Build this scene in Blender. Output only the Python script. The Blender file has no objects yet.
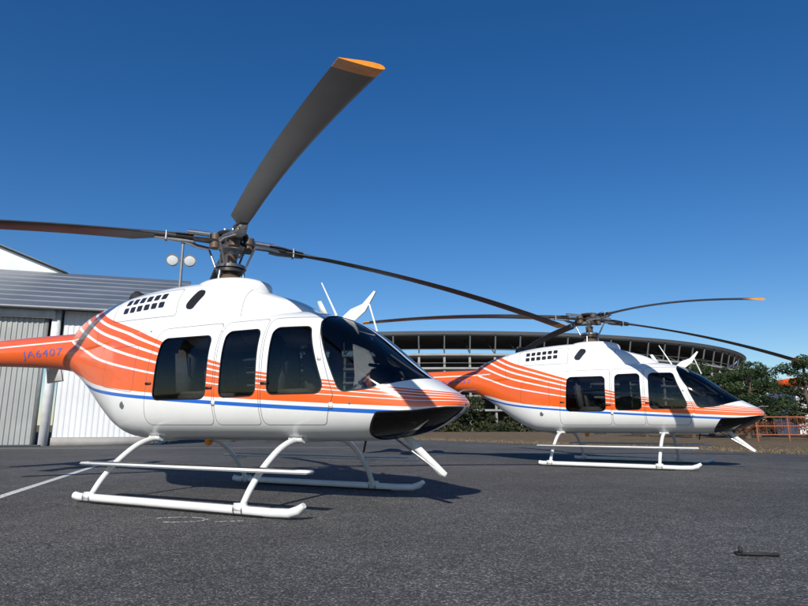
import bpy, bmesh, math, random
import numpy as np
from mathutils import Vector, Matrix
random.seed(4); rng=np.random.default_rng(4)
sc=bpy.context.scene
COL=sc.collection

# ---------------------------------------------------------------- materials
class NT:
    def __init__(s,name):
        s.m=bpy.data.materials.new(name); s.m.use_nodes=True
        s.t=s.m.node_tree; s.t.nodes.clear()
        s.out=s.n('ShaderNodeOutputMaterial')
    def n(s,typ,**kw):
        x=s.t.nodes.new(typ)
        for k,v in kw.items(): setattr(x,k,v)
        return x
    def l(s,a,b): s.t.links.new(a,b)
    def inp(s,node,key,v):
        if hasattr(v,'is_linked') : s.l(v,node.inputs[key])
        else: node.inputs[key].default_value=v
    def math(s,op,a,b=0.0):
        x=s.n('ShaderNodeMath',operation=op); s.inp(x,0,a); s.inp(x,1,b); return x.outputs[0]
    def mix(s,f,a,b):
        x=s.n('ShaderNodeMixRGB'); s.inp(x,0,f)
        for k,v in ((1,a),(2,b)):
            if hasattr(v,'is_linked'): s.l(v,x.inputs[k])
            else: x.inputs[k].default_value=(*v[:3],1)
        return x.outputs[0]
    def attr(s,name): 
        x=s.n('ShaderNodeAttribute'); x.attribute_name=name; return x.outputs['Fac']
    def co(s): return s.n('ShaderNodeTexCoord').outputs['Object']
    def noise(s,scale,detail=3,rough=.5,vec=None):
        x=s.n('ShaderNodeTexNoise'); x.inputs['Scale'].default_value=scale
        x.inputs['Detail'].default_value=detail; x.inputs['Roughness'].default_value=rough
        s.l(vec if vec is not None else s.co(),x.inputs['Vector']); return x.outputs['Fac']
    def ramp(s,f,stops,interp='LINEAR'):
        x=s.n('ShaderNodeValToRGB'); s.l(f,x.inputs[0]); r=x.color_ramp; r.interpolation=interp
        while len(r.elements)<len(stops): r.elements.new(.5)
        for e,(p,c) in zip(r.elements,stops):
            e.position=p; e.color=(*(c if isinstance(c,(tuple,list)) else (c,c,c)),1)
        return x.outputs[0]
    def bsdf(s,color,rough=.5,metal=0,coat=0,spec=.5):
        p=s.n('ShaderNodeBsdfPrincipled')
        if hasattr(color,'is_linked'): s.l(color,p.inputs['Base Color'])
        else: p.inputs['Base Color'].default_value=(*color,1)
        s.inp(p,'Roughness',rough); p.inputs['Metallic'].default_value=metal
        p.inputs['Coat Weight'].default_value=coat; p.inputs['Coat Roughness'].default_value=.05
        p.inputs['Specular IOR Level'].default_value=spec
        return p
    def bump(s,p,h,strength=.3,dist=.01):
        b=s.n('ShaderNodeBump'); b.inputs['Strength'].default_value=strength; b.inputs['Distance'].default_value=dist
        s.l(h,b.inputs['Height']); s.l(b.outputs[0],p.inputs['Normal'])
    def done(s,sh): s.l(sh,s.out.inputs[0]); return s.m

def simple(name,c,rough=.5,metal=0,var=.15,scale=3,bump=0,coat=0,bscale=40):
    t=NT(name); nz=t.noise(scale,5,.6)
    lo=tuple(x*(1-var) for x in c); hi=tuple(min(1,x*(1+var*.6)) for x in c)
    col=t.ramp(nz,[(.3,lo),(.7,hi)])
    p=t.bsdf(col,rough,metal,coat)
    if bump: t.bump(p,t.noise(bscale,4),bump,.01)
    return t.done(p.outputs[0])

WHITE=(.80,.80,.775); ORANGE=(.81,.118,.014); BLUE=(.015,.13,.55)
def skin_mat(name,cowl=False):
    t=NT(name)
    f=t.attr('stripe_f'); f2=t.math('ADD',t.math('MULTIPLY',f,.8),.1)
    def q(x): return x*.8+.1
    bands=[(0,WHITE),(q(0),ORANGE),(q(.33),WHITE),(q(.365),ORANGE),(q(.53),WHITE),(q(.57),ORANGE),(q(.69),WHITE),(q(.73),ORANGE),(q(.83),WHITE),(q(.875),ORANGE),(q(.95),WHITE)]
    col=t.ramp(f2,bands,'CONSTANT')
    tail=t.math('LESS_THAN',t.attr('tail_o'),0)
    col=t.mix(tail,col,ORANGE)
    tw=t.math('LESS_THAN',t.attr('tail_w'),0)
    col=t.mix(tw,col,WHITE)
    col=t.mix(t.math('LESS_THAN',t.attr('blue_d'),0),col,BLUE)
    dirt=t.noise(1.7,6,.65)
    col=t.mix(t.math('MULTIPLY',t.ramp(dirt,[(.45,0.),(.8,1.)]),.10),col,(.30,.28,.25))
    seam=t.math('LESS_THAN',t.math('ABSOLUTE',t.attr('door_a')),.0045)
    seam=t.math('MAXIMUM',seam,t.math('LESS_THAN',t.math('ABSOLUTE',t.attr('door_b')),.0045))
    seam=t.math('MAXIMUM',seam,t.math('LESS_THAN',t.math('ABSOLUTE',t.attr('door_c')),.004))
    col=t.mix(t.math('MULTIPLY',seam,.75),col,(.05,.05,.05))
    g=t.attr('glass')
    gask=t.math('LESS_THAN',g,.011)
    col=t.mix(gask,col,(.012,.012,.013))
    dk=t.math('LESS_THAN',t.attr('dark'),0)
    col=t.mix(dk,col,(.02,.02,.022))
    p=t.bsdf(col,t.math('ADD',t.math('MULTIPLY',dirt,.12),.18),0,.6)
    t.bump(p,t.noise(2.2,2),.05,.02)
    tr=t.n('ShaderNodeBsdfTransparent'); mx=t.n('ShaderNodeMixShader')
    t.l(t.math('LESS_THAN',g,-.004),mx.inputs[0]); t.l(p.outputs[0],mx.inputs[1]); t.l(tr.outputs[0],mx.inputs[2])
    return t.done(mx.outputs[0])
def liner_mat():
    t=NT('cabin_trim'); p=t.bsdf((.16,.16,.165),.8)
    tr=t.n('ShaderNodeBsdfTransparent'); mx=t.n('ShaderNodeMixShader')
    t.l(t.math('LESS_THAN',t.attr('glass'),.01),mx.inputs[0]); t.l(p.outputs[0],mx.inputs[1]); t.l(tr.outputs[0],mx.inputs[2])
    return t.done(mx.outputs[0])
def glass_mat(name,tint):
    t=NT(name); fr=t.n('ShaderNodeFresnel'); fr.inputs[0].default_value=1.55
    tr=t.n('ShaderNodeBsdfTransparent'); tr.inputs[0].default_value=(*tint,1)
    gl=t.n('ShaderNodeBsdfGlossy'); gl.inputs['Roughness'].default_value=.045
    b=t.n('ShaderNodeBump'); b.inputs['Strength'].default_value=.08; b.inputs['Distance'].default_value=.02
    t.l(t.noise(2.5,2),b.inputs['Height']); t.l(b.outputs[0],gl.inputs['Normal'])
    mx=t.n('ShaderNodeMixShader'); t.l(fr.outputs[0],mx.inputs[0]); t.l(tr.outputs[0],mx.inputs[1]); t.l(gl.outputs[0],mx.inputs[2])
    return t.done(mx.outputs[0])
M={}
M['skin']=skin_mat('fuselage_paint'); M['liner']=liner_mat(); M['glass']=glass_mat('tinted_acrylic',(.40,.415,.42))
M['chin']=glass_mat('chin_acrylic',(.10,.10,.10))
M['white']=simple('white_paint',(.76,.76,.74),.3,0,.08,5,coat=.3)
M['orange']=simple('orange_paint',ORANGE,.3,0,.06,4,coat=.3)
M['blue']=simple('blue_paint',(.12,.12,.42),.5)
M['blade']=simple('rotor_blade_paint',(.05,.047,.045),.42,0,.35,2.5,.05)
M['bladelo']=simple('rotor_blade_abrasion_strip',(.10,.10,.10),.35,.6,.2,4)
M['tip']=simple('blade_tip_paint',(.85,.30,.02),.4,0,.25,9)
M['metal']=simple('machined_steel',(.42,.42,.43),.32,.9,.25,14)
M['dmetal']=simple('dark_metal',(.07,.065,.06),.4,.6,.4,14)
M['rubber']=simple('black_rubber',(.02,.02,.02),.7)
M['seat']=simple('seat_fabric',(.20,.195,.19),.9,0,.2,20)
M['cab']=simple('instrument_panel',(.03,.03,.032),.7)
M['brown']=simple('elastomer',(.10,.065,.045),.5)

# ---------------------------------------------------------------- helpers
def pchip(xs,ys,x):
    xs=np.array(xs,float); ys=np.array(ys,float)
    if xs[0]>xs[-1]: xs=xs[::-1]; ys=ys[::-1]
    h=np.diff(xs); d=np.diff(ys)/h; m=np.zeros(len(xs))
    for i in range(1,len(xs)-1):
        if d[i-1]*d[i]>0:
            w1=2*h[i]+h[i-1]; w2=h[i]+2*h[i-1]; m[i]=(w1+w2)/(w1/d[i-1]+w2/d[i])
    m[0]=d[0]; m[-1]=d[-1]
    x=np.clip(x,xs[0],xs[-1]); i=np.clip(np.searchsorted(xs,x)-1,0,len(h)-1)
    t=(x-xs[i])/h[i]
    return ((1+2*t)*(1-t)**2)*ys[i]+t*(1-t)**2*h[i]*m[i]+t*t*(3-2*t)*ys[i+1]+t*t*(t-1)*h[i]*m[i+1]

def mkobj(name,verts,faces,mat,parent=None,smooth=False,mats=None,fm=None):
    me=bpy.data.meshes.new(name); me.from_pydata([tuple(v) for v in verts],[],[tuple(int(i) for i in f) for f in faces])
    for m in (mats or [mat]): me.materials.append(m)
    if fm is not None: me.polygons.foreach_set('material_index',fm)
    if smooth: me.polygons.foreach_set('use_smooth',[True]*len(me.polygons))
    me.update()
    o=bpy.data.objects.new(name,me); COL.objects.link(o)
    if parent: o.parent=parent
    return o
def empty(name,loc=(0,0,0),rz=0):
    e=bpy.data.objects.new(name,None); e.empty_display_size=.3; e.location=loc; e.rotation_euler=(0,0,rz); COL.objects.link(e); return e

def sdpoly(px,pz,poly):
    P=np.array(poly,float); n=len(P)
    d=np.full(px.shape,1e9); s=np.ones(px.shape)
    for i in range(n):
        a=P[i]; b=P[i-1]; e=b-a; wx=px-a[0]; wz=pz-a[1]
        t=np.clip((wx*e[0]+wz*e[1])/(e@e),0,1)
        d=np.minimum(d,(wx-e[0]*t)**2+(wz-e[1]*t)**2)
        c1=pz>=a[1]; c2=pz<b[1]; c3=e[0]*wz>e[1]*wx
        flip=(c1&c2&c3)|(~c1&~c2&~c3); s=np.where(flip,-s,s)
    return s*np.sqrt(d)
def inset(poly,r):
    P=[np.array(p,float) for p in poly]; n=len(P)
    area=sum(P[i][0]*P[(i+1)%n][1]-P[(i+1)%n][0]*P[i][1] for i in range(n))
    sg=1 if area>0 else -1; L=[]
    for i in range(n):
        a,b=P[i],P[(i+1)%n]; e=(b-a)/np.linalg.norm(b-a); nn=np.array([-e[1],e[0]])*sg
        L.append((a+nn*r,e))
    out=[]
    for i in range(n):
        (p,e),(q,f)=L[i-1],L[i]
        A=np.array([[e[0],-f[0]],[e[1],-f[1]]]); t=np.linalg.solve(A,q-p); out.append(p+e*t[0])
    return out
def rsd(px,pz,poly,r): return sdpoly(px,pz,inset(poly,r))-r

# fuselage tables  (x forward from rotor mast, z up)
TOP=[(3.35,1.02),(3.345,1.05),(3.32,1.085),(3.25,1.14),(3.1,1.225),(2.94,1.32),(2.7,1.50),(2.5,1.665),(2.3,1.82),(2.1,1.945),(1.9,2.035),(1.7,2.09),(1.45,2.13),(1.2,2.15),(0,2.16),(-1.5,2.16),(-2.5,2.17),(-2.95,2.18),(-4.8,2.20),(-6.3,2.16),(-6.5,2.10),(-6.6,1.99)]
BOT=[(3.35,1.00),(3.345,.985),(3.32,.95),(3.25,.895),(3.1,.80),(2.9,.72),(2.6,.66),(2.3,.63),(1.8,.62),(-.9,.62),(-1.2,.64),(-1.5,.72),(-1.8,.87),(-2.1,1.06),(-2.4,1.27),(-2.7,1.46),(-2.95,1.58),(-3.4,1.65),(-4.8,1.75),(-6.3,1.83),(-6.5,1.87),(-6.6,1.97)]
WID=[(3.35,.02),(3.345,.11),(3.32,.20),(3.25,.32),(3.1,.44),(2.9,.54),(2.6,.64),(2.3,.71),(2.0,.75),(1.5,.77),(0,.775),(-.6,.76),(-1.2,.69),(-1.7,.56),(-2.1,.44),(-2.5,.34),(-2.95,.275),(-4.8,.215),(-6.3,.15),(-6.5,.10),(-6.6,.02)]
NEX=[(3.35,2.0),(2.9,2.2),(2.2,2.7),(1.5,3.0),(-.8,3.0),(-1.8,2.4),(-2.8,2.0),(-6.6,2.0)]
KC=[(3.35,.45),(2.6,.42),(1.5,.42),(-.8,.42),(-2.0,.5),(-6.6,.5)]
def T(tab,x): 
    a=np.array(tab); return pchip(a[:,0],a[:,1],x)
CT=[(1.50,2.10),(1.40,2.18),(1.17,2.31),(.9,2.40),(.7,2.47),(.5,2.56),(.3,2.62),(.1,2.65),(-.5,2.67),(-1,2.65),(-1.5,2.60),(-2.1,2.49),(-2.5,2.39),(-2.8,2.26),(-3.05,2.08)]
CW=[(1.50,.05),(1.40,.24),(1.17,.36),(.7,.43),(0,.50),(-1,.53),(-1.6,.50),(-2.2,.40),(-2.7,.27),(-3.05,.12)]
ZU=[(3.35,1.13),(2.7,1.20),(2.15,1.27),(1.24,1.39),(.54,1.55),(0,1.72),(-.6,1.92),(-1.2,2.12),(-1.8,2.33),(-2.6,2.75),(-3.2,3.1),(-6.6,3.1)]
ZB=[(3.35,.90),(2.7,.93),(2.0,.965),(.9,1.03),(-.4,1.12),(-1.2,1.19),(-1.9,1.28),(-2.5,1.42),(-3.2,1.55),(-6.6,1.5)]
def surfY(s,z,off=0):
    s=np.asarray(s,float); z=np.asarray(z,float)
    t=T(TOP,s);b=T(BOT,s);w=T(WID,s);n=T(NEX,s);k=T(KC,s); zc=b+k*(t-b)
    H=np.where(z>zc,t-zc,zc-b); u=np.clip(np.abs(z-zc)/H,0,1)
    return w*(1-u**n)**(1/n)+off

WINS=[([(-.42,1.10),(.44,1.10),(.44,1.84),(-.38,1.85)],.09),
      ([(.65,1.11),(1.17,1.12),(1.155,1.87),(.66,1.87)],.08),
      ([(1.335,1.13),(2.07,1.13),(1.80,1.86),(1.34,1.87)],.08)]
WSH=[(1.80,2.6),(1.88,1.93),(2.24,1.14),(2.55,1.17),(3.0,1.30),(3.6,1.6),(3.6,2.6)]
CHIN=[(2.40,.40),(2.46,.70),(2.62,.925),(3.0,.94),(3.25,.975),(3.6,.985),(3.3,.4)]
def set_attrs(me,V,cowl=False):
    s,y,z=V[:,0],V[:,1],V[:,2]; N=len(s)
    zu=T(ZU,s); zb=T(ZB,s); zl=zb+.062+np.clip((s+.5)*-.01,0,.05)
    zl=np.maximum(zl,np.where(s>2.9,.97+(s-2.9)*.06,0))
    A={}
    A['stripe_f']=(z-zl)/(zu-zl)
    A['tail_o']=(s+2.75)+(z-1.9)*.3
    A['tail_w']=np.maximum(np.abs(z-(2.035))-.012, s+2.4)
    A['blue_d']=np.maximum(np.abs(z-zb)-.021, -(s+2.6)) if not cowl else np.ones(N)
    BIG=np.ones(N)
    if cowl:
        d=BIG.copy()
        for i in range(6):
            for j in range(2):
                x0=-1.42+i*.135; z0=2.28+j*.12+ (i*.006)
                d=np.minimum(d,rsd(s,z,[(x0,z0),(x0+.10,z0),(x0+.10,z0+.085),(x0,z0+.085)],.012))
        d=np.minimum(d,rsd(s,z,[(-.30,2.26),(-.14,2.24),(.05,2.48),(-.12,2.52)],.06))
        A['dark']=d; A['glass']=BIG
        A['door_a']=rsd(s,z,[(-1.6,2.18),(-.40,2.18),(-.40,2.56),(-1.6,2.54)],.04)
        A['door_b']=s-.62; A['door_c']=s+1.95
    else:
        g=BIG.copy()
        for p,r in WINS: g=np.minimum(g,rsd(s,z,p,r))
        ws=np.maximum(rsd(s,z,WSH,.10),.045-np.abs(y)); g=np.minimum(g,ws)
        ch=np.maximum(rsd(s,z,CHIN,.03),.05-np.abs(y)); g=np.minimum(g,ch)
        A['glass']=g; A['chin']=ch
        A['dark']=BIG
        A['door_a']=rsd(s,z,[(-.58,.80),(.55,.80),(.55,2.00),(-.50,2.00)],.10)
        A['door_b']=rsd(s,z,[(1.25,.80),(2.05,.80),(2.17,1.10),(1.86,1.99),(1.25,2.0)],.07)
        A['door_c']=np.minimum(rsd(s,z,[(-1.55,1.30),(-.80,1.20),(-.80,1.80),(-1.5,1.80)],.05),np.abs(s+2.95)+np.where(s<-3.3,1,0))
        A['door_c']=np.minimum(A['door_c'],rsd(s,z,[(.58,.80),(1.22,.80),(1.22,2.0),(.58,2.0)],.06))
    for k,v in A.items():
        a=me.attributes.new(k,'FLOAT','POINT'); a.data.foreach_set('value',np.asarray(v,np.float32))
    return A
def loft(S,tab,nt,off=0.0):
    top,bot,wid,nn,kk=[tab[i](S) for i in range(5)]
    top=top-off; bot=bot+off; wid=np.maximum(wid-off,.005)
    zc=bot+kk*(top-bot)
    th=np.linspace(0,2*np.pi,nt,endpoint=False)
    c,s=np.cos(th),np.sin(th)
    e=2/nn[:,None]
    Y=wid[:,None]*np.sign(c)*np.abs(c)**e
    Z=zc[:,None]+np.where(s>0,(top-zc)[:,None],(zc-bot)[:,None])*np.sign(s)*np.abs(s)**e
    X=np.repeat(S[:,None],nt,1)
    V=np.stack([X,Y,Z],-1).reshape(-1,3)
    ns=len(S); i=np.arange(ns-1)[:,None]; j=np.arange(nt)[None,:]; j2=(j+1)%nt
    F=np.stack([i*nt+j,(i+1)*nt+j,(i+1)*nt+j2,i*nt+j2],-1).reshape(-1,4)
    return V,F
FT=[lambda s:T(TOP,s),lambda s:T(BOT,s),lambda s:T(WID,s),lambda s:T(NEX,s),lambda s:T(KC,s)]

def frame(d):
    d=d.normalized(); a=Vector((0,0,1)) if abs(d.z)<.9 else Vector((1,0,0))
    u=d.cross(a).normalized(); return u,d.cross(u).normalized()
def tube(name,pts,rad,mat,parent,seg=14,flat=1.0,cap=True):
    pts=[Vector(p) for p in pts]; n=len(pts)
    if not isinstance(rad,(list,tuple)): rad=[rad]*n
    V=[];F=[]
    u0=None
    for i,p in enumerate(pts):
        d=(pts[min(i+1,n-1)]-pts[max(i-1,0)]).normalized()
        if u0 is None: u,v=frame(d)
        else:
            u=(u0-d*u0.dot(d)).normalized(); v=d.cross(u)
        u0=u
        for k in range(seg):
            a=2*math.pi*k/seg; V.append(p+(u*math.cos(a)+v*math.sin(a)*flat)*rad[i])
    for i in range(n-1):
        for k in range(seg):
            F.append((i*seg+k,i*seg+(k+1)%seg,(i+1)*seg+(k+1)%seg,(i+1)*seg+k))
    if cap:
        F.append(tuple(range(seg))[::-1]); F.append(tuple((n-1)*seg+k for k in range(seg)))
    o=mkobj(name,V,F,mat,parent,True)
    return autosmooth(o)
def autosmooth(o,ang=40):
    bm=bmesh.new(); bm.from_mesh(o.data); bmesh.ops.recalc_face_normals(bm,faces=bm.faces)
    for e in bm.edges:
        if len(e.link_faces)==2: e.smooth=e.calc_face_angle(0)<math.radians(ang)
        else: e.smooth=False
    bm.to_mesh(o.data); bm.free(); o.data.polygons.foreach_set('use_smooth',[True]*len(o.data.polygons)); return o
def box(name,c,size,mat,parent,bev=.01,rot=(0,0,0),taper=None):
    bm=bmesh.new(); bmesh.ops.create_cube(bm,size=1)
    for v in bm.verts:
        if taper and v.co.z>0: v.co.x*=taper[0]; v.co.y*=taper[1]
        v.co=Vector((v.co.x*size[0],v.co.y*size[1],v.co.z*size[2]))
    if bev: bmesh.ops.bevel(bm,geom=list(bm.edges),offset=bev,segments=2,affect='EDGES')
    me=bpy.data.meshes.new(name); bm.to_mesh(me); bm.free(); me.materials.append(mat)
    o=bpy.data.objects.new(name,me); COL.objects.link(o); o.parent=parent; o.location=c; o.rotation_euler=rot
    return autosmooth(o,30) if bev else o
def plate(name,outline,thick,mat,parent,axis='y',at=0):
    V=[];n=len(outline)
    for s in (-.5,.5):
        for a,b in outline:
            V.append((a,at+s*thick,b) if axis=='y' else (a,b,at+s*thick))
    F=[tuple(range(n)),tuple(range(n,2*n))[::-1]]+[(i,(i+1)%n,n+(i+1)%n,n+i)[::-1] for i in range(n)]
    o=mkobj(name,V,F,mat,parent); return autosmooth(o,20)

# ---------------------------------------------------------------- helicopter
GZ=.055   # helicopter frame sits this much above the ground
def build_airframe(P):
    u=np.linspace(0,1,60); S1=3.35-(u**2)*.75
    S=np.concatenate([S1,np.arange(2.58,-3.2,-.02),np.arange(-3.2,-6.45,-.06),np.array([-6.45,-6.5,-6.55,-6.58,-6.6])])
    V,F=loft(S,FT,260)
    o=mkobj('fuselage_skin',V,F,M['skin'],P,True); A=set_attrs(o.data,V)
    g=A['glass'][F].max(1)
    bm=bmesh.new(); bm.from_mesh(o.data); bm.faces.ensure_lookup_table()
    bmesh.ops.delete(bm,geom=[bm.faces[i] for i in np.nonzero(g<-.03)[0]],context='FACES'); bm.to_mesh(o.data); bm.free()
    S2=np.arange(3.22,-.62,-.025); V2,F2=loft(S2,FT,200,.03)
    o=mkobj('cabin_liner',V2,F2,M['liner'],P,True); set_attrs(o.data,V2)
    S3=np.concatenate([3.34-(u**2)*.75,np.arange(2.57,-.5,-.02)]); V3,F3=loft(S3,FT,240,.008)
    me=bpy.data.meshes.new('t'); me.from_pydata([(0,0,0)]*len(V3),[],[]); A3=set_attrs(me,V3)
    isch=A3['chin'][F3].min(1)<.01
    keep=(A3['glass'][F3].min(1)<.012)
    for nm,msk,mt in (('window_glass',keep&~isch,M['glass']),('chin_window_glass',keep&isch,M['chin'])):
        f=F3[msk]; idx,inv=np.unique(f,return_inverse=True)
        mkobj(nm,V3[idx],inv.reshape(-1,4),mt,P,True)
    u=np.linspace(0,1,40); SC=np.concatenate([1.50-(u**2)*.4,np.arange(1.08,-2.8,-.02),-2.8-(1-(1-np.linspace(0,1,20))**2)*.25])
    CTB=[lambda s:T(CT,s),lambda s:np.full(s.shape,1.75),lambda s:T(CW,s),lambda s:np.full(s.shape,2.9),lambda s:np.full(s.shape,.25)]
    V4,F4=loft(SC,CTB,220); o=mkobj('engine_cowling',V4,F4,M['skin'],P,True); set_attrs(o.data,V4,True)
    # transmission fairing cap
    uu=np.cos(np.linspace(0,np.pi,60)); SF=.08+uu*.585
    el_=lambda s:np.sqrt(np.clip(1-((s-.08)/.585)**2,0,1))
    FB=[lambda s:2.42+.285*el_(s)**.35-.03*s,lambda s:np.full(s.shape,2.38),lambda s:.36*el_(s)+.002,lambda s:np.full(s.shape,3.4),lambda s:np.full(s.shape,.4)]
    V5,F5=loft(SF,FB,110); mkobj('transmission_fairing',V5,F5,M['white'],P,True)
    tube('exhaust_duct',[(-1.55,0,2.42),(-1.72,0,2.60),(-1.80,0,2.63)],[.10,.11,.115],M['dmetal'],P,20,cap=False)
    # tail
    fin=[(-5.95,2.1),(-6.55,3.25),(-6.95,3.25),(-6.85,2.2),(-7.0,1.15),(-6.75,1.12),(-6.25,1.9)]
    plate('vertical_fin',fin,.07,M['white'],P,'y',.05)
    plate('horizontal_stabilizer',[(-4.85,-1.0),(-5.25,-1.0),(-5.25,1.0),(-4.85,1.0)],.05,M['orange'],P,'z',1.95)
    for sg in (-1,1):
        plate('stabilizer_endplate',[(-4.78,1.58),(-5.2,1.55),(-5.42,2.38),(-5.12,2.40)],.035,M['white'],P,'y',sg*1.02)
    tube('tail_skid',[(-6.7,.05,1.2),(-6.95,.05,.9),(-7.1,.05,.88)],.018,M['white'],P)
    tube('tail_gearbox',[(-6.45,.0,1.98),(-6.45,-.28,1.98)],[.10,.06],M['metal'],P)
    tube('tail_gearbox_fairing',[(-6.1,0,2.16),(-6.35,0,2.18),(-6.6,0,2.05)],[.06,.11,.04],M['white'],P)
    for a in (35,215):
        c,s=math.cos(math.radians(a)),math.sin(math.radians(a))
        tube('tail_rotor_blade',[(-6.45+c*.08,-.30,1.98+s*.08),(-6.45+c*.82,-.30,1.98+s*.82)],.075,M['white'],P,12,.16)
    # skid gear
    for sg in (-1,1):
        y=sg*1.30
        tube('skid_tube',[(-.90,y,.02),(-.82,y,.008),(1.9,y,.0),(2.1,y,.007),(2.2,y,.04),(2.26,y,.085)],[.042]*5+[.028],M['white'],P,16)
        tube('skid_shoe',[(-.6,y,-.033),(1.8,y,-.033)],[.03,.03],M['dmetal'],P,8,.6)
        box('entry_step',(.63,sg*1.17,.365),(3.2,.15,.035),M['white'],P,.012)
        box('step_tread',(.63,sg*1.17,.385),(2.9,.11,.006),M['dmetal'],P,0)
        for x in (-.66,1.52):
            q=[(x,0,.645),(x,sg*.35,.645),(x,sg*.55,.625),(x,sg*.75,.55),(x,sg*1.0,.37),(x,sg*1.18,.18),(x,sg*1.29,.01)]
            Q=[]
            for i in range(len(q)-1):
                for k in range(4): Q.append(Vector(q[i]).lerp(Vector(q[i+1]),k/4))
            Q.append(Vector(q[-1]))
            for _ in range(3): Q=[Q[0]]+[(Q[i-1]+Q[i]*2+Q[i+1])/4 for i in range(1,len(Q)-1)]+[Q[-1]]
            tube('cross_tube',Q,[.038-.007*i/len(Q) for i in range(len(Q))],M['white'],P,14)
            box('skid_saddle',(x,sg*1.30,.022),(.17,.09,.088),M['white'],P,.02)
            for dx in (-.05,.05): tube('saddle_clamp',[(x+dx-.006,sg*1.30,.005),(x+dx+.006,sg*1.30,.005)],.050,M['metal'],P,14)
            tube('step_bracket',[(x+.10,sg*1.17,.35),(x,sg*1.05,.33)],.015,M['white'],P,8)
            tube('cross_tube_mount',[(x-.09,sg*.42,.66),(x+.09,sg*.42,.66)],.055,M['white'],P,12)
    # wire cutters, antennas
    plate('upper_wire_cutter',[(1.80,2.06),(1.98,2.01),(2.12,2.11),(2.26,2.33),(2.235,2.345),(2.08,2.20),(1.92,2.15)],.022,M['white'],P)
    tube('cutter_brace',[(2.16,0,2.22),(2.28,0,1.86)],.010,M['white'],P,8)
    tube('whip_antenna',[(1.72,.0,2.09),(1.49,.0,2.52)],[.014,.007],M['white'],P,8)
    plate('comm_antenna',[(1.30,2.2),(1.42,2.16),(1.30,2.36),(1.24,2.36)],.015,M['white'],P,'y',.28)
    plate('lower_wire_cutter',[(2.60,.68),(2.72,.67),(3.13,.31),(3.11,.27),(3.04,.29)],.022,M['white'],P)
    tube('lower_cutter_rod',[(2.50,0,.67),(3.10,0,.285)],.012,M['metal'],P,8)
    tube('lower_antenna',[(2.15,0,.64),(2.12,0,.50)],.012,M['rubber'],P,8)
    tube('anti_collision_light',[(-.2,0,.64),(-.2,0,.57),(-.2,0,.54)],[.05,.045,.02],M['tip'],P,14)
    tube('pitot_tube',[(3.2,.12,1.13),(3.28,.12,1.17),(3.42,.12,1.17)],.009,M['metal'],P,8)
    for x in (.1,.9,-.9): box('belly_fairing',(x,.0,.615),(.25,.14,.05),M['white'],P,.02)
    for s,z in ((-.50,1.3),(.50,1.22),(1.30,1.25)):
        y=float(surfY(s,z))
        for sg in (1,-1): box('door_handle',(s,sg*(y+.008),z),(.10,.018,.028),M['dmetal'],P,.006)
    for s,z in ((.57,1.9),(.57,1.05),(1.99,1.5),(2.14,1.0)):
        y=float(surfY(s,z))
        for sg in (1,-1): box('door_hinge',(s,sg*(y+.004),z),(.05,.014,.06),M['white'],P,.004)
    for s,z,r in ((-1.0,1.05,.045),(-.72,1.98,.012),(2.35,1.02,.012)):
        y=float(surfY(s,z))
        for sg in (1,-1): tube('filler_cap',[(s,sg*(y-.01),z),(s,sg*(y+.005),z)],r,M['metal'],P,18)
    # windscreen wiper
    yy=.20
    wp=[]
    for s in (2.96,2.86,2.75,2.62):
        t_=float(T(TOP,s)); b_=float(T(BOT,s)); w_=float(T(WID,s)); n_=float(T(NEX,s)); k_=float(T(KC,s)); zc=b_+k_*(t_-b_)
        wp.append((s,-yy,zc+(t_-zc)*(1-(yy/w_)**n_)**(1/n_)+.015)); yy+=.035
    tube('wiper_arm',wp,.008,M['rubber'],P,6)
    # interior
    box('cabin_floor',(.82,0,.86),(2.8,1.14,.04),M['cab'],P,0)
    box('cockpit_floor',(2.45,0,.86),(.45,.74,.04),M['cab'],P,0)
    box('rear_bulkhead',(-.56,0,1.37),(.04,1.16,.96),M['liner'],P,0)
    for x,w in ((1.42,0),(.05,1)):
        for y in ((-.33,.33) if not w else (-.44,0,.44)):
            box('seat_cushion',(x,y,1.12),(.46,.38,.16),M['seat'],P,.05)
            box('seat_back',(x-.24,y,1.43),(.12,.38,.58),M['seat'],P,.05,(0,-.12,0))
            box('seat_headrest',(x-.29,y,1.79),(.09,.22,.14),M['seat'],P,.03)
            box('seat_base',(x,y,.96),(.36,.32,.18),M['cab'],P,.01)
            tube('seat_belt',[(x-.18,y-.10,1.68),(x-.16,y-.06,1.4),(x,y,1.215)],.012,M['rubber'],P,6,.4)
    box('instrument_panel',(2.42,0,1.26),(.16,.50,.32),M['cab'],P,.03,(0,-.3,0))
    box('glareshield',(2.46,0,1.43),(.28,.60,.035),M['cab'],P,.015,(0,.15,0))
    box('center_pedestal',(2.15,0,1.03),(.45,.20,.34),M['cab'],P,.02)
    for y in (-.33,.33): tube('cyclic_stick',[(1.95,y,.9),(2.0,y,1.15),(1.92,y,1.3)],.018,M['cab'],P,8)
    for y in (-.64,.64): box('door_post',(1.25,y,1.33),(.08,.05,.8),M['cab'],P,.01)
    # registration
    cu=bpy.data.curves.new('reg','FONT'); cu.body='JA6407'; cu.size=.155; cu.space_character=1.15; cu.extrude=0
    to=bpy.data.objects.new('tmp',cu); COL.objects.link(to); bpy.context.view_layer.update()
    me=bpy.data.meshes.new_from_object(to); bpy.data.objects.remove(to)
    bm=bmesh.new(); bm.from_mesh(me); bmesh.ops.triangulate(bm,faces=bm.faces); bmesh.ops.subdivide_edges(bm,edges=bm.edges,cuts=2,use_grid_fill=True)
    w=max(v.co.x for v in bm.verts)
    vs=[v.co.copy() for v in bm.verts]; fs=[[l.index for l in f.verts] for f in bm.faces]; bm.free()
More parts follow.
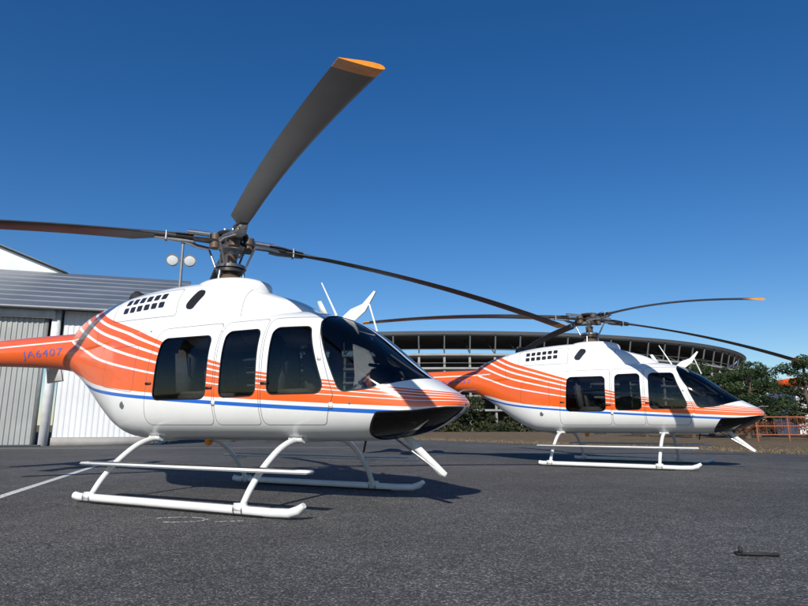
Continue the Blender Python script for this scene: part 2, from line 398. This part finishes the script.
    for sg in (-1,1):
        VV=[]
        for c in vs:
            s=(-3.98+c.x*1.02/w) if sg==-1 else (-2.96-c.x*1.02/w)
            z=1.83+c.y
            VV.append((s,sg*(float(surfY(s,z))+.004),z))
        mkobj('registration_letters',VV,fs,M['blue'],P)

def build_rotor(P,specs,ztop=3.235):
    dz0=ztop-3.28
    tube('rotor_mast',[(0,0,2.6),(0,0,3.36+dz0)],.052,M['metal'],P,20)
    tube('mast_boot',[(0,0,2.66),(0,0,2.73),(0,0,2.78)],[.20,.16,.12],M['brown'],P,24)
    tube('swashplate_lower',[(0,0,2.81),(0,0,2.85)],[.19,.19],M['dmetal'],P,28)
    tube('swashplate_upper',[(0,0,2.865),(0,0,2.91)],[.21,.19],M['metal'],P,28)
    tube('mast_sleeve',[(0,0,2.91),(0,0,2.99),(0,0,3.06)],[.09,.075,.09],M['brown'],P,24)
    tube('hub_lower_plate',[(0,0,3.17+dz0),(0,0,3.21+dz0)],[.17,.20],M['metal'],P,28)
    tube('hub_core',[(0,0,3.21+dz0),(0,0,3.36+dz0)],[.13,.13],M['dmetal'],P,28)
    tube('hub_cap',[(0,0,3.36+dz0),(0,0,3.385+dz0),(0,0,3.41+dz0),(0,0,3.435+dz0)],[.20,.215,.20,.07],M['dmetal'],P,32)
    for k in range(8):
        a=k*math.pi/4; tube('hub_bolt',[(.15*math.cos(a),.15*math.sin(a),3.40+dz0),(.15*math.cos(a),.15*math.sin(a),3.44+dz0)],.018,M['metal'],P,6)
    for k in range(3):
        a=k*2.1+.4; tube('servo_rod',[(.17*math.cos(a),.17*math.sin(a),2.83),(.22*math.cos(a),.22*math.sin(a),2.53)],.02,M['metal'],P,10)
    for az,slope,droop in specs:
        R=5.33; ca,sa=math.cos(az),math.sin(az)
        zf=lambda r:ztop+slope*r/R+droop*(max(r-.5,0)/(R-.5))**2
        W=lambda r,l,dz=0:(ca*r-sa*l,sa*r+ca*l,zf(r)+dz)
        tube('yoke_arm',[W(.10,0),W(.3,0),W(.5,0),W(.72,0)],[.085,.09,.075,.08],M['dmetal'],P,16,.35)
        for dz in (-.045,.045):
            tube('blade_grip_plate',[W(.50,0,dz),W(.62,0,dz),W(.98,0,dz*.7)],[.06,.085,.05],M['metal'],P,14,.18)
        for l in (-.045,.045): tube('grip_bolt',[W(.84,l,-.06),W(.84,l,.06)],.018,M['metal'],P,10)
        tube('elastomeric_bearing',[W(.22,0,-.10),W(.22,0,.10)],[.075,.075],M['brown'],P,18)
        tube('lead_lag_damper',[W(.30,.06,.07),W(.58,.05,.075)],.035,M['metal'],P,12)
        tube('pitch_horn',[W(.62,-.02,-.02),W(.45,-.16,-.05),W(.28,-.19,-.06)],[.04,.03,.025],M['metal'],P,10)
        c2,s2=math.cos(az-.5),math.sin(az-.5)
        tube('pitch_link',[(c2*.21,s2*.21,2.88),W(.28,-.19,-.08)],.016,M['metal'],P,10)
        rs=np.concatenate([np.linspace(.72,1.25,8),np.linspace(1.4,5.18,26),[5.20,5.33]])
        prof=[(0,.0),(.03,.045),(.10,.072),(.25,.082),(.45,.070),(.70,.040),(1,.006),(1,-.004),(.70,-.024),(.45,-.036),(.25,-.040),(.10,-.036),(.03,-.024)]
        V=[];F=[];FM=[];n=len(prof)
        for r in rs:
            ch=float(np.interp(r,[.72,.95,1.25,5.33],[.11,.15,.275,.275])); th=float(np.interp(r,[.72,.95,1.3,5.33],[.5,.42,.30,.24]))
            pit=math.radians(float(np.interp(r,[.7,5.33],[9,1])))
            le=float(np.interp(r,[.72,1.25,5.33],[.055,.075,.075]))
            for x,zz in prof:
                l=le-x*ch; h=zz*th*1.15+ (l)*math.tan(pit)*1.0
                V.append(W(r,l,h))
        for i in range(len(rs)-1):
            for k in range(n):
                F.append((i*n+k,i*n+(k+1)%n,(i+1)*n+(k+1)%n,(i+1)*n+k))
                FM.append(2 if i==len(rs)-2 else (1 if k in (0,1,n-1,n-2) else 0))
        F.append(tuple(range(n))); FM.append(0); F.append(tuple((len(rs)-1)*n+k for k in range(n))); FM.append(2)
        o=mkobj('main_rotor_blade',V,F,None,P,True,[M['blade'],M['bladelo'],M['tip']],FM); autosmooth(o,50)

H1=math.radians(-26.5); H2=math.radians(-32)
heli=empty('helicopter',(-2.35,7.875,GZ),H1)
build_airframe(heli)
parts=[o for o in COL.objects if o.parent==heli]
heli2=empty('helicopter.001',(4.36,13.95,GZ),H2)
for o in parts:
    c=o.copy(); COL.objects.link(c); c.parent=heli2
R=math.radians
build_rotor(heli,[(R(-65.9)-H1,0,-.475),(R(22)-H1,-.38,-.46),(R(202)-H1,.06,-.42),(R(113.5)-H1,.0,-.45)])
build_rotor(heli2,[(R(-80)-H2,-.15,-.46),(R(9)-H2,-.42,-.46),(R(189)-H2,.2,-.42),(R(99)-H2,.1,-.42)])

# ---------------------------------------------------------------- ground
def asphalt():
    t=NT('asphalt'); co=t.co()
    v=t.n('ShaderNodeTexVoronoi'); v.inputs['Scale'].default_value=95; t.l(co,v.inputs['Vector'])
    sp=t.n('ShaderNodeSeparateColor'); t.l(v.outputs['Color'],sp.inputs[0])
    st=t.ramp(sp.outputs[0],[(0,(.040,.040,.041)),(.45,(.074,.073,.072)),(.8,(.122,.119,.115)),(.95,(.22,.21,.20)),(1,(.33,.31,.29))])
    big=t.noise(.22,6,.6); mid=t.noise(2.2,6,.7); fine=t.noise(30,3); gr=t.noise(14,5,.8)
    k=t.ramp(big,[(.35,.76),(.65,1.2)]); k2=t.ramp(mid,[(.3,.82),(.7,1.16)]); k3=t.ramp(gr,[(.3,.80),(.7,1.18)])
    def mul(a,b):
        x=t.n('ShaderNodeMixRGB',blend_type='MULTIPLY'); x.inputs[0].default_value=1; t.l(a,x.inputs[1]); t.l(b,x.inputs[2]); return x.outputs[0]
    c=mul(mul(mul(st,k),k2),k3)
    cr=t.n('ShaderNodeTexVoronoi',feature='DISTANCE_TO_EDGE'); cr.inputs['Scale'].default_value=.33
    ws=t.n('ShaderNodeVectorMath',operation='ADD'); nz=t.n('ShaderNodeTexNoise'); nz.inputs['Scale'].default_value=1.6; nz.inputs['Detail'].default_value=6; t.l(co,nz.inputs['Vector'])
    t.l(co,ws.inputs[0]); t.l(nz.outputs['Color'],ws.inputs[1]); t.l(ws.outputs[0],cr.inputs['Vector'])
    ck=t.math('MULTIPLY',t.math('LESS_THAN',cr.outputs[0],.0025),t.math('GREATER_THAN',t.noise(.5,2),.54))
    c=t.mix(t.math('MULTIPLY',ck,.5),c,(.018,.018,.018))
    oil=t.ramp(t.noise(.9,4,.55),[(.62,0.),(.70,1.)])
    c=t.mix(t.math('MULTIPLY',oil,.35),c,(.03,.03,.03))
    p=t.bsdf(c,.85,0,0,.25)
    h=t.math('ADD',t.math('MULTIPLY',v.outputs['Distance'],-1.0),t.math('MULTIPLY',fine,.6))
    t.bump(p,h,.7,.006)
    return t.done(p.outputs[0])
def grass():
    t=NT('bare_earth'); n=t.noise(1.2,8,.7); n2=t.noise(.12,4)
    c=t.ramp(n,[(.25,(.09,.065,.042)),(.5,(.17,.125,.08)),(.72,(.24,.18,.12))])
    c=t.mix(t.ramp(n2,[(.5,0.),(.7,.4)]),c,(.11,.095,.05))
    p=t.bsdf(c,.95,0,0,.1); t.bump(p,t.noise(9,6,.7),1,.06); return t.done(p.outputs[0])
M['asphalt']=asphalt(); M['grass']=grass()
mkobj('ground',[(-2500,-2500,-.004),(2500,-2500,-.004),(2500,2500,-.004),(-2500,2500,-.004)],[(0,1,2,3)],M['grass'])
EDGE=[(57,-60),(12.0,18.2),(7.9,24.6),(4.7,30),(-4,44)]
mkobj('asphalt_apron',[(-140,-60,0)]+[(a,b,0) for a,b in EDGE]+[(-140,44,0)],[tuple(range(7))],M['asphalt'])
def strip(name,pts,w,mat,z=.004):
    V=[];F=[];P=[Vector((*p,0)) for p in pts]
    for i,p in enumerate(P):
        d=(P[min(i+1,len(P)-1)]-P[max(i-1,0)]).normalized(); nn=Vector((-d.y,d.x,0))*w/2
        V+= [(p+nn)+Vector((0,0,z)),(p-nn)+Vector((0,0,z))]
    for i in range(len(P)-1): F.append((2*i,2*i+1,2*i+3,2*i+2))
    return mkobj(name,V,F,mat)
def worn(name,thr):
    t=NT(name); p=t.bsdf((.66,.66,.63),.7); tr=t.n('ShaderNodeBsdfTransparent'); mx=t.n('ShaderNodeMixShader')
    n=t.noise(28,6,.75); t.l(t.math('LESS_THAN',n,thr),mx.inputs[0]); t.l(p.outputs[0],mx.inputs[1]); t.l(tr.outputs[0],mx.inputs[2])
    return t.done(mx.outputs[0])
M['line']=worn('worn_line_paint',.42); M['faint']=worn('faded_line_paint',.50)
strip('painted_line',[(-2.7,.2),(-4.9,7.6),(-6.38,12.6),(-7.7,17.0)],.12,M['line'])
arc=[(-2.08+.26*math.cos(a),5.80+.15*math.sin(a)) for a in np.linspace(2.6,-1.9,18)]
strip('painted_parking_number',arc,.04,M['faint'])
strip('painted_parking_number',[(-1.7,5.68),(-1.46,5.73)],.04,M['faint'])
strip('painted_line',[(-30,21.5),(-11,23.2),(-2,24)],.12,M['line'])

td=empty('ground_tie_down',(2.36,4.24,0),math.radians(-8))
box('bar',(0,0,.014),(.26,.03,.022),M['rubber'],td,.008)
box('upright',(-.115,0,.038),(.025,.025,.05),M['rubber'],td,.006)
box('foot',(-.115,.03,.010),(.04,.08,.016),M['rubber'],td,.005)

# ---------------------------------------------------------------- hangar
M['wall']=simple('painted_wall_panel',(.66,.67,.68),.55,0,.10,.8,.0)
M['door']=simple('hangar_door_metal',(.33,.34,.33),.5,.1,.14,.7)
M['roof']=simple('metal_roofing',(.17,.19,.22),.4,.3,.15,.6)
M['fascia']=simple('white_fascia',(.7,.71,.72),.5)
M['conc']=simple('concrete',(.34,.33,.31),.85,0,.2,1.2,.3)
M['gray']=simple('grey_steel',(.22,.23,.24),.5,.3)
hang=empty('aircraft_hangar',(-10.8,27,0),math.radians(16.4))
def corr(name,x0,x1,z0,z1,y,pitch,depth,mat,parent):
    V=[];F=[];x=x0;k=0
    seq=[]
    while x<x1:
        for dx,dy in ((0,0),(.35,0),(.5,-1),(.85,-1)):
            xx=x+dx*pitch
            if xx<x1: seq.append((xx,y+dy*depth))
        x+=pitch
    seq.append((x1,y))
    for a,b in seq: V+=[(a,b,z0),(a,b,z1)]
    for i in range(len(seq)-1): F.append((2*i,2*i+2,2*i+3,2*i+1))
    return mkobj(name,V,F,mat,parent)
corr('side_wall_panel',-4.2,0,.35,5.75,0,.22,.018,M['wall'],hang)
box('wall_plinth',(-2.1,-.02,.17),(4.2,.10,.345),M['conc'],hang,.01)
for i in range(6):
    a=-4.75-i*4.6
    corr('sliding_door_leaf',a-4.55,a,.06,5.35,-.12-(i%2)*.14,.20,.035,M['door'],hang)
    box('door_stile',(a-.06,-.15-(i%2)*.14,2.7),(.14,.06,5.28),M['gray'],hang,.005)
box('door_jamb',(-4.45,-.1,2.87),(.32,.3,5.74),M['fascia'],hang,.01)
box('door_header',(-27,-.25,5.56),(45,.4,.40),M['fascia'],hang,.01)
box('door_rail',(-27,-.3,.03),(45,.5,.05),M['gray'],hang,.005)
mkobj('end_wall',[(0,0,0),(0,6,0),(0,6,8.6),(0,0,5.8)],[(0,1,2,3)],M['wall'],hang)
mkobj('rear_end_wall',[(0,6,0),(0,30,0),(0,30,8.5),(0,6,8.5)],[(0,1,2,3)],M['wall'],hang)
n=8
for i in range(n):
    y0=-.7+i*6.9/n; z0=5.82+i*3.05/n; y1=y0+6.9/n+.05; z1=z0+3.05/n-.01
    V=[(-50,y0,z0),(.5,y0,z0),(.5,y1,z1),(-50,y1,z1),(-50,y0,z0-.09),(.5,y0,z0-.09),(.5,y1,z1-.09),(-50,y1,z1-.09)]
    mkobj('roof_course',V,[(0,1,2,3),(4,7,6,5),(0,4,5,1),(1,5,6,2),(3,2,6,7),(0,3,7,4)],M['roof'],hang)
tube('gutter',[(-50,-.78,5.74),(.5,-.78,5.74)],.07,M['gray'],hang,10)
tube('downpipe',[(-.2,-.1,5.6),(-.2,-.1,.1)],.05,M['gray'],hang,10)
mkobj('gable_end_wall',[(-50,6.3,5),(-.2,6.3,5),(-.2,6.3,6.4),(-6.2,6.3,8.95),(-28,6.3,17.3),(-50,6.3,8.6)],[tuple(range(6))],M['wall'],hang)
mkobj('main_roof',[(-5.8,5.9,8.90),(-28,5.9,17.4),(-50,5.9,8.7),(-5.8,34,8.90),(-28,34,17.4),(-50,34,8.7)],[(0,1,4,3),(1,2,5,4)],M['fascia'],hang)
mkobj('flat_roof',[(-6.6,6.2,8.72),(.1,6.2,8.72),(.1,30,8.72),(-6.6,30,8.72)],[(0,1,2,3)],M['roof'],hang)

fl=empty('floodlight_mast',(-11.35,29.6,0),math.radians(10))
tube('pole',[(0,0,0),(0,0,10.0)],[.11,.07],M['gray'],fl,12)
tube('crossarm',[(-.55,0,9.15),(.55,0,9.15)],.04,M['gray'],fl,8)
M['lens']=simple('lamp_lens',(.6,.62,.62),.2)
for x in (-.42,.42):
    tube('lamp_housing',[(x,.35,9.2),(x,.2,9.15),(x,-.1,9.08),(x,-.16,9.06)],[.12,.25,.30,.32],M['gray'],fl,20)
    tube('lamp_lens',[(x,-.165,9.06),(x,-.19,9.055)],[.27,.22],M['lens'],fl,20)
tube('top_lamp',[(0,0,10.0),(0,0,10.25)],[.12,.08],M['gray'],fl,10)

# ---------------------------------------------------------------- multi-deck structure
st=empty('parking_structure',(10,222,0),0)
def ring(name,r,z0,z1,th,mat,a0=-178,a1=-2,n=120,r1=None):
    V=[];F=[]; r1=r1 or r
    for i in range(n+1):
        a=math.radians(a0+(a1-a0)*i/n); c,s=math.cos(a),math.sin(a)
        for rr,z in ((r,z0),(r1,z1),(r1-th,z1),(r-th,z0)): V.append((c*rr,s*rr,z))
    for i in range(n):
        for k in range(4): F.append((4*i+k,4*i+(k+1)%4,4*i+4+(k+1)%4,4*i+4+k))
    return autosmooth(mkobj(name,V,F,mat,st,True),30)
M['slab']=simple('deck_concrete',(.30,.30,.29),.8,0,.3,.2)
M['strut']=simple('structure_steel',(.10,.105,.11),.7,0,.3,.2)
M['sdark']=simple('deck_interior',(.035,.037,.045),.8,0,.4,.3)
M['rim']=simple('roof_edge_steel',(.22,.25,.29),.5,.2,.1,.2)
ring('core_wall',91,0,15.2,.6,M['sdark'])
ring('roof_rim',101,19.0,19.6,2.0,M['rim'],r1=101.5)
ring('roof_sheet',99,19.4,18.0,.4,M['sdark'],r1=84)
for z in (3.6,6.4,9.2,12.0,14.8): ring('floor_slab',100,z,z+.38,9,M['slab'])
for z in (7.6,10.4,13.2,16.0): ring('guard_rail',100,z,z+.12,.1,M['strut'])
def bars(name,L,mat):
    V=[];F=[]
    for p,q,w in L:
        p=Vector(p);q=Vector(q);u,v=frame(q-p);b=len(V)
        for e in (p,q):
            for a,c in ((-1,-1),(1,-1),(1,1),(-1,1)): V.append(e+u*a*w+v*c*w)
        for k in range(4): F.append((b+k,b+(k+1)%4,b+4+(k+1)%4,b+4+k))
    mkobj(name,V,F,mat,st)
L1=[];L2=[]
for i in range(0,59):
    a=math.radians(-178+3*i); c,s=math.cos(a),math.sin(a)
    L1.append(((c*99.3,s*99.3,0),(c*99.3,s*99.3,15.0),.22))
    L2.append(((c*99.6,s*99.6,15.0),(c*100.6,s*100.6,19.2),.13))
    L2.append(((c*99.6,s*99.6,15.2),(c*92,s*92,18.8),.10))
bars('columns',L1,M['slab']); bars('roof_struts',L2,M['strut'])

# ---------------------------------------------------------------- vegetation
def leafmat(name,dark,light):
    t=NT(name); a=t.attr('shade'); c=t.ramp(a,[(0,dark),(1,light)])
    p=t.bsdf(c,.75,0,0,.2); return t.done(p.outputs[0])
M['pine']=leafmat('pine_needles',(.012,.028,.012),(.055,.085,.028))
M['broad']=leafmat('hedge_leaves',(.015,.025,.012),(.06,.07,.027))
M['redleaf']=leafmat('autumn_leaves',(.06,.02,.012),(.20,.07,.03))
M['bark']=simple('bark',(.10,.075,.055),.9,0,.3,6,.5)
def clumps(name,cents,mat,parent,per,size):
    C=[];V=[];sh=[]
    for (c,r) in cents:
        k=int(per*r*r)+12; b=rng.uniform(0,1)
        d=rng.normal(size=(k,3)); d/=np.linalg.norm(d,axis=1)[:,None]
        rad=r*rng.uniform(.35,1.0,size=(k,1))**.6
        p=np.array(c)+d*rad*np.array([1,1,.62])
        a=rng.normal(size=(k,3)); a/=np.linalg.norm(a,axis=1)[:,None]
        bb=np.cross(a,rng.normal(size=(k,3))); bb/=np.linalg.norm(bb,axis=1)[:,None]
        s=size*rng.uniform(.5,1.3,size=(k,1))
        tri=np.stack([p-a*s,p+a*s,p+bb*s*1.0],1).reshape(-1,3)
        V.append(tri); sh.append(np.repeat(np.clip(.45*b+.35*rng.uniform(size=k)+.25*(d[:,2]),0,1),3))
    V=np.concatenate(V); sh=np.concatenate(sh); n=len(V)//3
    o=mkobj(name,V,np.arange(n*3).reshape(-1,3),mat,parent)
    at=o.data.attributes.new('shade','FLOAT','POINT'); at.data.foreach_set('value',sh.astype(np.float32)); return o
def pine(loc,h,sc_=1,proto=[]):
    e=empty('pine_tree',(loc[0],loc[1],0),random.uniform(0,6.28))
    if len(proto)<3:
        lean=random.uniform(-.5,.5); pts=[(0,0,0),(lean*.3,.1,1.6),(lean,.0,3.2),(lean*1.1,.2,4.6),(lean*.9,.1,5.8)]
        tr=tube('trunk',pts,[.2,.16,.12,.08,.03],M['bark'],e,9)
        limbs=[];cents=[]; VV=[]
        for i in range(15):
            z=1.3+4.3*i/15; a=i*2.4+random.uniform(-.6,.6); L=(2.2-1.6*((z-1.3)/4.5)**1.3)*random.uniform(.6,1.2)
            q=(lean*z/5+math.cos(a)*L,math.sin(a)*L,z+random.uniform(.0,.5))
            limbs.append(tube('limb',[(lean*z/5,.05,z-.2),(lean*z/5+math.cos(a)*L*.5,math.sin(a)*L*.5,z-.02),q],[.06,.04,.015],M['bark'],e,6))
            cents.append((q,random.uniform(.4,.75)))
            if L>.9: cents.append(((lean*z/5+math.cos(a+.3)*L*.6,math.sin(a+.3)*L*.6,z+random.uniform(.1,.5)),random.uniform(.4,.65)))
        cents.append(((lean*.9,.1,5.9),.38)); cents.append(((lean,.1,5.3),.5))
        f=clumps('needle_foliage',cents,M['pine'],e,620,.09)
        proto.append([tr,f]+limbs)
    else:
        for o in random.choice(proto):
            c=o.copy(); COL.objects.link(c); c.parent=e
    s=h/6.2; e.scale=(s*sc_,s*sc_,s)
    return e
for x,y,h in [(19.8,42,4.4),(22.4,40,5.1),(24.8,43,5.3),(27.6,41,5.7),(30.3,44,5.0),(33.0,42,5.3),(36.2,44,5.8),(23.6,47,6.0),(29.0,48,5.6),(18.6,47,4.4),(40,45,5.4),(26.5,49,5.6)]:
    pine((x,y),h,1.2)
cents=[]
for x in np.arange(-45,75,1.5):
    for k in range(2):
        hh=2.6+1.3*math.sin(x*.31)+1.1*math.sin(x*.83+1)+random.uniform(-.6,.6)
        if x<1: hh+=1.5
        y=80+random.uniform(-3,3)+abs(x)*.1
        for z in np.arange(.6,max(hh,1.2),1.1): cents.append(((x+random.uniform(-1,1),y+random.uniform(-1,1),z),random.uniform(.7,1.4)))
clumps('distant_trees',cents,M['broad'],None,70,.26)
cents=[((x+random.uniform(-.3,.3),36.5+random.uniform(-.4,.4),random.uniform(.4,1.1)),random.uniform(.35,.65)) for x in np.arange(19.5,34,.45)]
clumps('autumn_shrubs',cents,M['redleaf'],None,420,.07)
V=[];F=[]
E=[Vector((16.8,9.85,0))]+[Vector((a,b,0)) for a,b in EDGE[1:]]
for i in range(8000):
    k=random.choices(range(4),[9,7,6,10])[0]; t=random.random(); p=E[k].lerp(E[k+1],t); d=(E[k+1]-E[k]).normalized()
    p=p+Vector((d.y,-d.x,0))*(abs(random.gauss(0,1))*2.0-.05); h=random.uniform(.02,.09); a=random.uniform(0,6.28); w=.012
    b=len(V); V+=[p+Vector((math.cos(a)*w,math.sin(a)*w,0)),p-Vector((math.cos(a)*w,math.sin(a)*w,0)),p+Vector((random.gauss(0,.04),random.gauss(0,.04),h))]; F.append((b,b+1,b+2))
M['straw']=simple('dry_grass_blades',(.22,.165,.095),.9,0,.5,2)
mkobj('dry_grass',V,F,M['straw'])

M['rust']=simple('rust_red_paint',(.28,.09,.045),.7,0,.35,4)
fe=empty('guard_fence',(19,33,0),math.radians(-6))
for i in range(10): tube('post',[(i*1.6,0,0),(i*1.6,0,1.35)],.045,M['rust'],fe,8)
for z in (.35,.8,1.28): tube('rail',[(-.1,0,z),(14.5,0,z)],.035,M['rust'],fe,8)
for i in range(0,72,2): tube('picket',[(i*.2+.1,0,.35),(i*.2+.1,0,1.28)],.010,M['rust'],fe,5)
sh=empty('storage_shed',(41,58,0),math.radians(-10))
box('walls',(0,0,2.2),(9,6,4.4),M['wall'],sh,0)
box('roof',(0,0,4.75),(9.8,6.8,.7),M['orange'],sh,.05)
for x in (-3,0,3): box('window',(x,-3.02,2.6),(1.4,.06,1.2),M['cab'],sh,0)

# ---------------------------------------------------------------- light, sky, camera
el=math.radians(32); tx,ty=.18,.984
w=bpy.data.worlds.new('World'); sc.world=w; w.use_nodes=True; nt=w.node_tree; nt.nodes.clear()
sk=nt.nodes.new('ShaderNodeTexSky'); sk.sky_type='NISHITA'; sk.sun_disc=False; sk.sun_elevation=el; sk.sun_rotation=math.atan2(-tx,-ty)
sk.altitude=0; sk.air_density=1.0; sk.dust_density=.2; sk.ozone_density=4.0
hs=nt.nodes.new('ShaderNodeHueSaturation'); hs.inputs['Hue'].default_value=.507; hs.inputs['Saturation'].default_value=1.29; hs.inputs['Value'].default_value=1.0
bg=nt.nodes.new('ShaderNodeBackground'); bg.inputs[1].default_value=.103
ow=nt.nodes.new('ShaderNodeOutputWorld'); nt.links.new(sk.outputs[0],hs.inputs['Color']); nt.links.new(hs.outputs[0],bg.inputs[0]); nt.links.new(bg.outputs[0],ow.inputs[0])
ld=bpy.data.lights.new('sun','SUN'); ld.energy=5.0; ld.angle=math.radians(.53); ld.color=(1,.95,.86)
lo=bpy.data.objects.new('sun',ld); COL.objects.link(lo)
lo.rotation_euler=Vector((tx*math.cos(el),ty*math.cos(el),-math.sin(el))).to_track_quat('-Z','Y').to_euler()
cd=bpy.data.cameras.new('camera'); cam=bpy.data.objects.new('camera',cd); COL.objects.link(cam)
cam.location=(0,0,.8+GZ); cam.rotation_euler=(math.radians(90+11.5),0,0); cd.lens=36*600/808; cd.sensor_width=36; cd.clip_end=5000; cd.clip_start=.05
sc.camera=cam
sc.view_settings.view_transform='Standard'; sc.view_settings.look='None'; sc.view_settings.exposure=0
